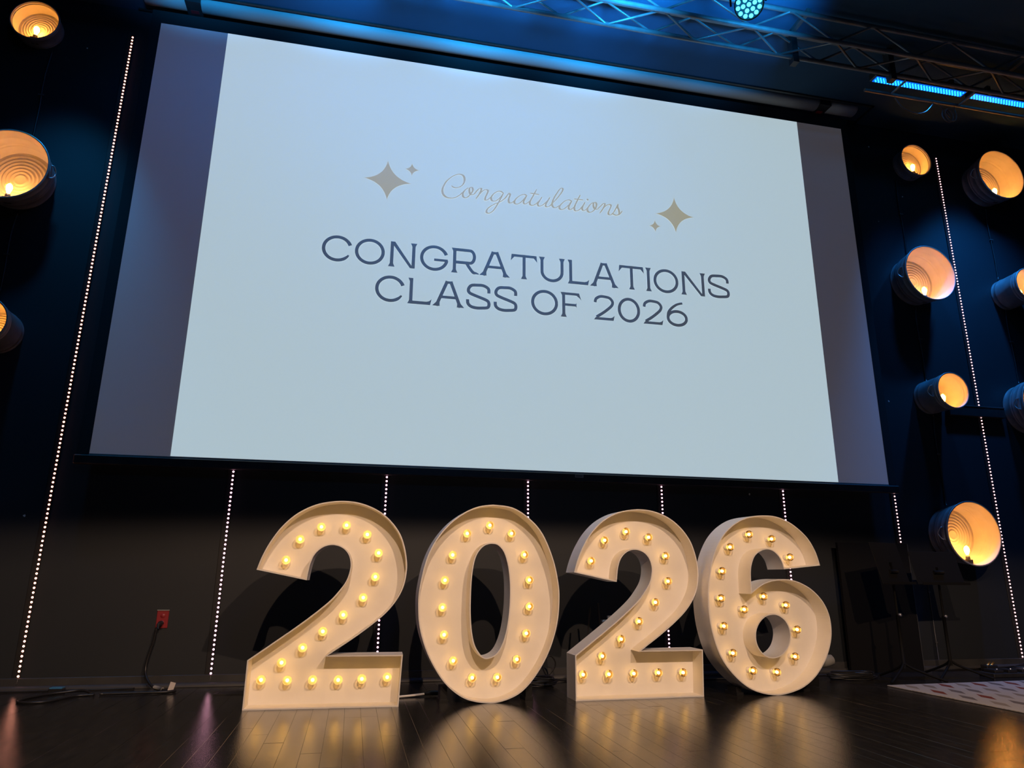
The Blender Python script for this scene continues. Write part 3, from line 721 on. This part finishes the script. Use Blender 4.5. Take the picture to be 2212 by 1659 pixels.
# ------------------------------------------------------------------ truss and stage fixtures
def cyl(p0, p1, r, seg=8): return tubem([p0, p1], r, seg)
tx0, tx1 = 2.0, 10.4; TZ = 5.5
tt = thing('lighting_truss', 'long aluminium box truss hanging under the ceiling above the screen', 'truss', (tx0, -1.23, TZ))
ch = [(-0.13, 0.0), (0.13, 0.0), (-0.13, 0.25), (0.13, 0.25)]
for y, z in ch: obj('chord', cyl((0, y, z), (tx1-tx0, y, z), 0.022), M['truss'], tt)
n = 20; stp = (tx1-tx0)/n
for k in range(n):
    a, c_ = k*stp, (k+1)*stp
    sgn = k % 2
    for (y0, z0), (y1, z1) in (((-0.13, 0.0), (0.13, 0.0)), ((-0.13, 0.0), (-0.13, 0.25)), ((0.13, 0.0), (0.13, 0.25))):
        p = (a, y0, z0) if not sgn else (a, y1, z1); q = (c_, y1, z1) if not sgn else (c_, y0, z0)
        obj('brace', cyl(p, q, 0.011, 6), M['truss'], tt)
for xx in (3.6, 5.95, 8.4):
    obj('hanger', boxm(xx-tx0-0.02, xx-tx0+0.02, -0.15, 0.15, 0.262, 0.30), M['truss'], tt)
for xx in (5.95, 7.0):
    obj('coupler', boxm(xx-tx0-0.03, xx-tx0+0.03, 0.10, 0.17, -0.07, 0.28), M['blackmet'], tt)
st = thing('ladder_truss', 'slim side ladder truss carrying the blue LED bars at upper right', 'truss', (6.90, -0.85, TZ))
obj('chord', cyl((0, 0, 0), (3.4, 0, 0), 0.018), M['truss'], st)
for k in range(5): obj('rung', cyl((0.30+0.80*k, 0, 0), (0.30+0.80*k, -0.214, 0), 0.012, 6), M['truss'], st)
def led_bar(x0, x1, label):
    t = thing('led_bar', label, 'stage light', (x0, -0.975, TZ+0.036), 0, 'blue LED bars')
    w = x1-x0
    obj('housing', boxm(0, w, -0.05, 0.05, 0.0, 0.075, bev=0.006), M['blackmet'], t)
    obj('lens_tray', boxm(0.02, w-0.02, -0.036, 0.036, -0.006, 0.001), M['blulens'], t)
    bm = bmesh.new(); k = 0; xx = 0.035
    while xx < w-0.03:
        for j, yy in enumerate((-0.024, -0.008, 0.008, 0.024)):
            if (k+j) % 2 == 0:
                m_ = Matrix.Translation((xx, yy, -0.007))
                bmesh.ops.create_icosphere(bm, subdivisions=1, radius=0.0085, matrix=m_)
        xx += 0.0165; k += 1
    stuff(obj('diodes', bm, M['bluled'], t))
    for q in (0.18, 0.82): obj('clamp', boxm(w*q-0.02, w*q+0.02, -0.06, 0.06, 0.0, 0.10), M['blackplas'], t)
    return t
led_bar(6.90, 7.97, 'bright blue LED bar lying along the truss at upper right')
led_bar(8.02, 9.10, 'bright blue LED bar running off the right frame edge')
led_bar(-0.55, 0.42, 'blue LED bar above the left edge of the screen, over the frame top')
spot('bar_light', (7.6, -0.88, 5.48), (8.2, -0.1, 2.5), 190, (0.02, 0.28, 1.0), 60, 1.0, 0.10)
spot('bar_light', (8.6, -0.88, 5.48), (8.85, -0.1, 2.6), 470, (0.02, 0.28, 1.0), 80, 1.0, 0.10)
spot('bar_light', (-0.35, -0.95, 5.48), (-0.5, -0.1, 3.0), 130, (0.02, 0.36, 0.9), 60, 1.0, 0.10)
# looped data cable hanging from the ladder truss
wire([(7.24, -0.85, 5.478), (7.32, -0.845, 5.37), (7.47, -0.84, 5.33), (7.60, -0.84, 5.37), (7.70, -0.85, 5.478)], 0.006, 'thin cable drooping below the left blue LED bar', 'cable')
lp_ = [(7.76, -0.85, 5.478)]
for k in range(22):
    a = 2*PI*k/10; lp_.append((7.84+0.055*math.cos(a)+0.002*k, -0.83-0.002*k, 5.36+0.075*math.sin(a)))
wire(lp_+[(7.95, -0.85, 5.478)], 0.005, 'small coil of cable hanging from the ladder truss at upper right', 'cable')
def par(loc, aim, label, light=None):
    d = (Vector(aim)-Vector(loc)).normalized(); rot = d.to_track_quat('-Y', 'Z')
    t = bpy.data.objects.new('par_light', None); C.objects.link(t); t.location = loc
    t.rotation_mode = 'QUATERNION'; t.rotation_quaternion = rot
    tag(t, label, 'stage light', 'round LED par lights')
    obj('can', fixn(lathem([(-0.14, 0), (-0.14, 0.07), (-0.10, 0.095), (0.0, 0.108), (0.02, 0.112), (0.02, 0.104), (0.006, 0.103)], seg=32)), M['blackmet'], t)
    obj('face_plate', fixn(lathem([(0.006, 0.104), (0.006, 0.0)], seg=32)), mat('par_face', (0.02, 0.1, 0.2), 0.3, emit=(0.0, 0.12, 0.30), estr=0.5), t)
    for ringn, rr in ((1, 0.0), (6, 0.044), (12, 0.083)):
        for k in range(ringn):
            a = 2*PI*k/ringn+0.2
            bm = lathem([(0.006, 0.0165), (0.012, 0.015), (0.016, 0.009), (0.017, 0)], seg=12)
            obj('lens', fixn(bm), M['cyanled'], t, (rr*math.cos(a), 0, rr*math.sin(a)))
    obj('yoke', tubem(crom([(-0.13, 0.05, 0.0), (-0.13, 0.05, 0.12), (-0.06, 0.05, 0.19), (0.06, 0.05, 0.19), (0.13, 0.05, 0.12), (0.13, 0.05, 0.0)], 4), 0.009, 6), M['blackmet'], t)
    return t
par((4.95, -1.95, 5.10), (3.2, -5.5, 0.8), 'round cyan LED par light shining at the top edge')

# ------------------------------------------------------------------ red wall outlet and cords
ot = thing('wall_outlet', 'red electrical outlet plate low on the left wall', 'outlet', (0.856, 0, 0.473))
obj('plate', boxm(-0.041, 0.041, -0.007, 0, -0.064, 0.064, bev=0.003), M['red'], ot)
obj('top_edge', boxm(-0.041, 0.043, -0.012, -0.001, 0.061, 0.067), M['label'], ot)
for sz in (0.024, -0.026):
    rc_ = obj('receptacle', fixn(lathem([(0.006, 0), (0.006, 0.018), (0.0095, 0.0165), (0.0095, 0)], seg=20)), M['red'], ot, (0.002, 0, sz))
    bm = bmesh.new()
    box(bm, -0.008, -0.006, -0.0102, -0.0094, -0.002, 0.007); box(bm, 0.006, 0.008, -0.0102, -0.0094, -0.002, 0.007); box(bm, -0.002, 0.002, -0.0102, -0.0094, -0.010, -0.006)
    obj('slots', bm, M['redd'], rc_)
oc = [(0.850, -0.05, 0.435), (0.835, -0.055, 0.40), (0.828, -0.05, 0.33), (0.805, -0.05, 0.22), (0.80, -0.06, 0.13), (0.83, -0.10, 0.07), (0.90, -0.17, 0.02), (0.99, -0.23, 0.011), (1.06, -0.26, 0.011), (1.00, -0.31, 0.011), (0.80, -0.32, 0.011), (0.60, -0.33, 0.011)]
pc = wire(oc, 0.0095, 'black power cord plugged into the red outlet, trailing along the baseboard', 'cord', name='outlet_cable')
q0 = Vector(oc[0])
bm = bmesh.new(); tube(bm, [Vector((0.856, -0.0105, 0.447))-q0, Vector((0.853, -0.03, 0.444))-q0, Vector((0.850, -0.055, 0.432))-q0, Vector((0.842, -0.057, 0.412))-q0], [0.016, 0.019, 0.017, 0.012], 12)
obj('plug', bm, M['blackplas'], pc)
obj('sleeve', tubem([Vector((0.90, -0.165, 0.024))-q0, Vector((0.965, -0.215, 0.016))-q0], 0.014, 10), M['grey'], pc)
tg = boxm(-0.018, 0.018, -0.001, 0.001, 0.0, 0.062); bmesh.ops.rotate(tg, verts=tg.verts[:], cent=(0, 0, 0), matrix=Matrix.Rotation(0.25, 3, 'Y'))
obj('paper_tag', tg, M['paper'], pc, tuple(Vector((1.025, -0.26, 0.006))-q0), 'white paper tag on the cord')
wire([(0.57, -0.33, 0.008), (0.46, -0.36, 0.008), (0.41, -0.48, 0.008), (0.36, -0.58, 0.008), (0.26, -0.60, 0.008), (0.19, -0.55, 0.008), (0.19, -0.42, 0.008), (0.25, -0.27, 0.008), (0.35, -0.20, 0.012), (0.43, -0.18, 0.018), (0.50, -0.22, 0.010), (0.53, -0.28, 0.008)], 0.008, 'black cable looped on the floor at far left', 'cable')
wire([(-0.4, -0.09, 0.007), (-0.1, -0.10, 0.007), (0.2, -0.085, 0.007), (0.45, -0.09, 0.007), (0.62, -0.075, 0.007), (0.75, -0.08, 0.007)], 0.006, 'thin black cable lying along the baseboard at left', 'cable')
bt_ = thing('cable_adapter', 'small blue-topped cable adapter beside the looped floor cable', 'adapter', (0.27, -0.14, 0.0))
obj('case', boxm(-0.045, 0.045, -0.03, 0.03, 0.0, 0.03, bev=0.004), M['blackplas'], bt_)
obj('blue_top', boxm(-0.040, 0.040, -0.026, 0.026, 0.03, 0.036), M['bluetag'], bt_)
fp = thing('floor_pocket', 'dark metal floor pocket beside the left numeral two', 'floor box', (1.45, -0.36, 0.0))
obj('frame', fixn(slab([(-0.11, -0.075), (0.11, -0.075), (0.11, 0.075), (-0.11, 0.075)], [[(-0.085, -0.05), (0.085, -0.05), (0.085, 0.05), (-0.085, 0.05)]], 0.0, 0.006)), M['blackmet'], fp).rotation_euler = (PI/2, 0, 0)
obj('lid', boxm(-0.084, 0.084, -0.049, 0.049, 0.0, 0.003), M['blackplas'], fp)
wc = wire([(2.50, -0.80, 0.008), (2.58, -0.775, 0.010), (2.68, -0.75, 0.013), (2.76, -0.735, 0.018)], 0.0075, 'white extension cable on the floor between the left two and the zero', 'cable', mt='whitecable')
obj('connector', tubem([Vector((0.25, 0.062, 0.010)), Vector((0.30, 0.075, 0.014)), Vector((0.37, 0.09, 0.010))], [0.010, 0.016, 0.015], 10), M['blackplas'], wc)
# cable piles on the floor behind the numbers
def coil(cx, cy, rx, ry, turns, label, seed, rise=0.0):
    r_ = random.Random(seed); pts = []
    for k in range(turns*9):
        a = 2*PI*k/9
        pts.append((cx+rx*(0.75+0.35*r_.random())*math.cos(a), cy+ry*(0.75+0.35*r_.random())*math.sin(a), 0.008+0.010*(k//9)+0.004*r_.random()))
    return wire(pts, 0.0065, label, 'cable')
coil(3.62, -0.40, 0.16, 0.10, 6, 'pile of black cable on the floor between the zero and the right two', 3)
wire([(3.62, -0.16, 0.008), (3.76, -0.17, 0.03), (3.84, -0.18, 0.12), (3.80, -0.19, 0.19), (3.73, -0.20, 0.15), (3.76, -0.21, 0.05), (3.88, -0.20, 0.01), (4.02, -0.18, 0.008)], 0.006, 'upright loop of black cable between the zero and the right two', 'cable')
coil(6.30, -0.47, 0.22, 0.10, 5, 'pile of black cable on the floor right of the numeral six', 7)
wire([(4.75, -0.35, 0.007), (5.1, -0.30, 0.007), (5.6, -0.34, 0.007), (5.9, -0.30, 0.007), (6.2, -0.24, 0.007), (6.45, -0.26, 0.007)], 0.007, 'black cable running along the floor behind the numeral six', 'cable')
gc = thing('foam_roll', 'grey rounded roll end poking out behind the right side of the six', 'foam roll', (5.93, -0.7, 0.0))
bm = tubem([(-0.25, 0.03, 0.13), (-0.02, 0.0, 0.175), (0.025, -0.006, 0.183), (0.037, -0.008, 0.186)], [0.045, 0.045, 0.038, 0.02], 16)
obj('roll', bm, M['grey'], gc); obj('stand', boxm(-0.22, -0.12, -0.02, 0.08, 0.0, 0.11), M['blackplas'], gc)
# folded tripod with a chrome clamp behind the right numeral two
fs = thing('folded_stand', 'folded black stand with shiny clamp seen through the right two', 'stand', (4.13, -0.42, 0.0))
obj('pole', tubem([(-0.13, 0, 0.0), (-0.10, 0, 0.30), (-0.07, 0, 0.57)], 0.007, 8), M['blackmet'], fs)
obj('pole', tubem([(0.06, 0, 0.0), (0.02, 0, 0.30), (-0.005, 0, 0.60)], 0.007, 8), M['blackmet'], fs)
obj('foot_bar', boxm(-0.16, 0.10, -0.03, 0.03, 0.0, 0.018), M['blackmet'], fs)
cb = obj('clamp', boxm(0.02, 0.11, -0.03, 0.03, 0.42, 0.475, bev=0.01), M['steel'], fs)
obj('clamp_arm', boxm(0.07, 0.16, -0.012, 0.012, 0.485, 0.505), M['steel'], cb)
obj('post', tubem([(0.065, 0, 0.018), (0.065, 0, 0.43)], 0.011, 8), M['blackmet'], fs)

# ------------------------------------------------------------------ music stands
def music_stand(loc, rotz, dw, dh, zc, label, tilt=0.25):
    t = thing('music_stand', label, 'music stand', loc, rotz, 'black music stands at the right')
    bm = bmesh.new()
    z0 = zc-dh/2
    box(bm, -dw/2, dw/2, -0.004, 0.0, 0, dh, bev=0.0015)
    bmesh.ops.rotate(bm, verts=bm.verts[:], cent=(0, 0, 0), matrix=Matrix.Rotation(-tilt, 3, 'X'))
    dk = obj('desk', bm, M['stand'], t, (0, -0.03, z0))
    bm = boxm(-dw/2, dw/2, -0.055, 0.0, -0.004, 0.0); box(bm, -dw/2, dw/2, -0.058, -0.055, -0.004, 0.018)
    obj('lip', bm, M['stand'], dk)
    obj('hinge', tubem([(-0.05, 0.015, 0.10), (0.05, 0.015, 0.10)], 0.016, 10), M['stand'], dk)
    obj('pole', tubem([(0, 0.0, 0.10), (0, 0.0, zc)], 0.010, 10), M['stand'], t)
    obj('sleeve', tubem([(0, 0, 0.10), (0, 0, zc*0.55)], 0.014, 10), M['stand'], t)
    obj('knob', lathem([(0, 0), (0, 0.013), (0.02, 0.012), (0.022, 0)], seg=12), M['steel'], t, (0, -0.014, zc*0.55))
    for k in range(3):
        a = 2*PI*k/3+PI/2-rotz
        pts = crom([(0.0, 0.0, 0.14), (0.06*math.cos(a), 0.06*math.sin(a), 0.10), (0.20*math.cos(a), 0.20*math.sin(a), 0.045), (0.30*math.cos(a), 0.30*math.sin(a), 0.010)], 4)
        obj('leg', tubem(pts, 0.010, 8), M['stand'], t)
    return t
music_stand((6.66, -0.64, 0), 0.30, 0.37, 0.35, 0.935, 'black music stand with narrow desk, left of the pair under the lowest bucket lamp')
music_stand((7.20, -0.54, 0), 0.03, 0.49, 0.285, 0.90, 'black music stand with wide desk overlapping the lowest bucket lamp')

# ------------------------------------------------------------------ rug at right
mrug = mat('rug_chevron', (0.6, 0.55, 0.5), 0.95, spec=0.1)
N, L = nodes(mrug); b = N['Principled BSDF']
def mth(op, a, b_=None, v=None):
    n_ = N.new('ShaderNodeMath'); n_.operation = op
    L.new(a, n_.inputs[0]) if not isinstance(a, (int, float)) else setattr(n_.inputs[0], 'default_value', a)
    if b_ is not None:
        if isinstance(b_, (int, float)): n_.inputs[1].default_value = b_
        else: L.new(b_, n_.inputs[1])
    if v is not None: n_.inputs[2].default_value = v
    return n_.outputs[0]
tc = N.new('ShaderNodeTexCoord'); sx = N.new('ShaderNodeSeparateXYZ'); L.new(tc.outputs['Object'], sx.inputs[0])
X, Y = sx.outputs[0], sx.outputs[1]
zig = mth('PINGPONG', mth('MULTIPLY', X, 1.0), 0.0785)
v = mth('ADD', Y, mth('MULTIPLY', zig, 1.5))
rowf = mth('DIVIDE', v, 0.25)
row = mth('FLOOR', rowf); fr = mth('FRACT', rowf)
colf = mth('DIVIDE', X, 0.0785); col_ = mth('FLOOR', colf)
par_ = mth('MODULO', mth('ABSOLUTE', mth('ADD', col_, 100.0)), 2.0)
cv = N.new('ShaderNodeCombineXYZ'); L.new(row, cv.inputs[0]); L.new(col_, cv.inputs[1])
wn = N.new('ShaderNodeTexWhiteNoise'); L.new(cv.outputs[0], wn.inputs['Vector'])
rp = N.new('ShaderNodeValToRGB'); rp.color_ramp.interpolation = 'CONSTANT'
cols = [(0.0, (0.20, 0.165, 0.135)), (0.3, (0.135, 0.115, 0.11)), (0.55, (0.17, 0.045, 0.032)), (0.78, (0.23, 0.195, 0.165))]
rp.color_ramp.elements[0].position = 0.0; rp.color_ramp.elements[0].color = (*cols[0][1], 1)
rp.color_ramp.elements[1].position = cols[1][0]; rp.color_ramp.elements[1].color = (*cols[1][1], 1)
for p_, c_ in cols[2:]:
    e = rp.color_ramp.elements.new(p_); e.color = (*c_, 1)
L.new(wn.outputs['Value'], rp.inputs[0])
msk = mth('MULTIPLY', mth('GREATER_THAN', fr, 0.50), mth('GREATER_THAN', par_, 0.5))
mx = N.new('ShaderNodeMixRGB'); L.new(msk, mx.inputs[0]); mx.inputs[1].default_value = (0.36, 0.335, 0.315, 1); L.new(rp.outputs[0], mx.inputs[2]); L.new(mx.outputs[0], b.inputs['Base Color'])
bm = boxm(0.0, 2.4, -1.65, 0.0, 0.0, 0.010, bev=0.003)
rug = tag(obj('rug', bm, mrug, None, (6.30, -0.86, 0.0)), 'pale chevron rug with rust, tan and grey blocks at the right', 'rug')
rug.rotation_euler = (0, 0, 0.03)
# bits of gear between rug and wall
ad_ = thing('power_adapter', 'black power adapter with brass connectors on the floor at right', 'adapter', (7.95, -0.17, 0.0))
obj('case', boxm(-0.06, 0.06, -0.04, 0.04, 0, 0.05, bev=0.006), M['blackplas'], ad_)
for q in (-0.02, 0.02): obj('connector', tubem([(q, 0.0, 0.045), (q+0.02, -0.02, 0.075)], 0.010, 8), M['brass'], ad_)
pb = thing('pedal_board', 'flat black pedal board behind the rug at right', 'pedal board', (7.78, -0.52, 0.0))
obj('base', boxm(-0.22, 0.22, -0.08, 0.08, 0, 0.035, bev=0.005), M['blackmet'], pb)
for q in (-0.14, 0.0, 0.14):
    pd = obj('pedal', boxm(q-0.045, q+0.045, -0.06, 0.06, 0.035, 0.06, bev=0.004), M['blackplas'], pb)
    obj('switch', lathem([(0.06, 0.008), (0.068, 0.008), (0.07, 0)], seg=10, axis='Z'), M['steel'], pd, (q, -0.035, 0))
coil(8.30, -0.26, 0.18, 0.07, 4, 'tangle of black cable on the floor at the right end of the wall', 11)
wire([(7.40, -0.10, 0.007), (7.55, -0.12, 0.007), (7.7, -0.09, 0.007), (7.95, -0.07, 0.007), (8.3, -0.08, 0.02), (8.5, -0.06, 0.05)], 0.007, 'black cable rising to the foot of the right LED strip', 'cable')
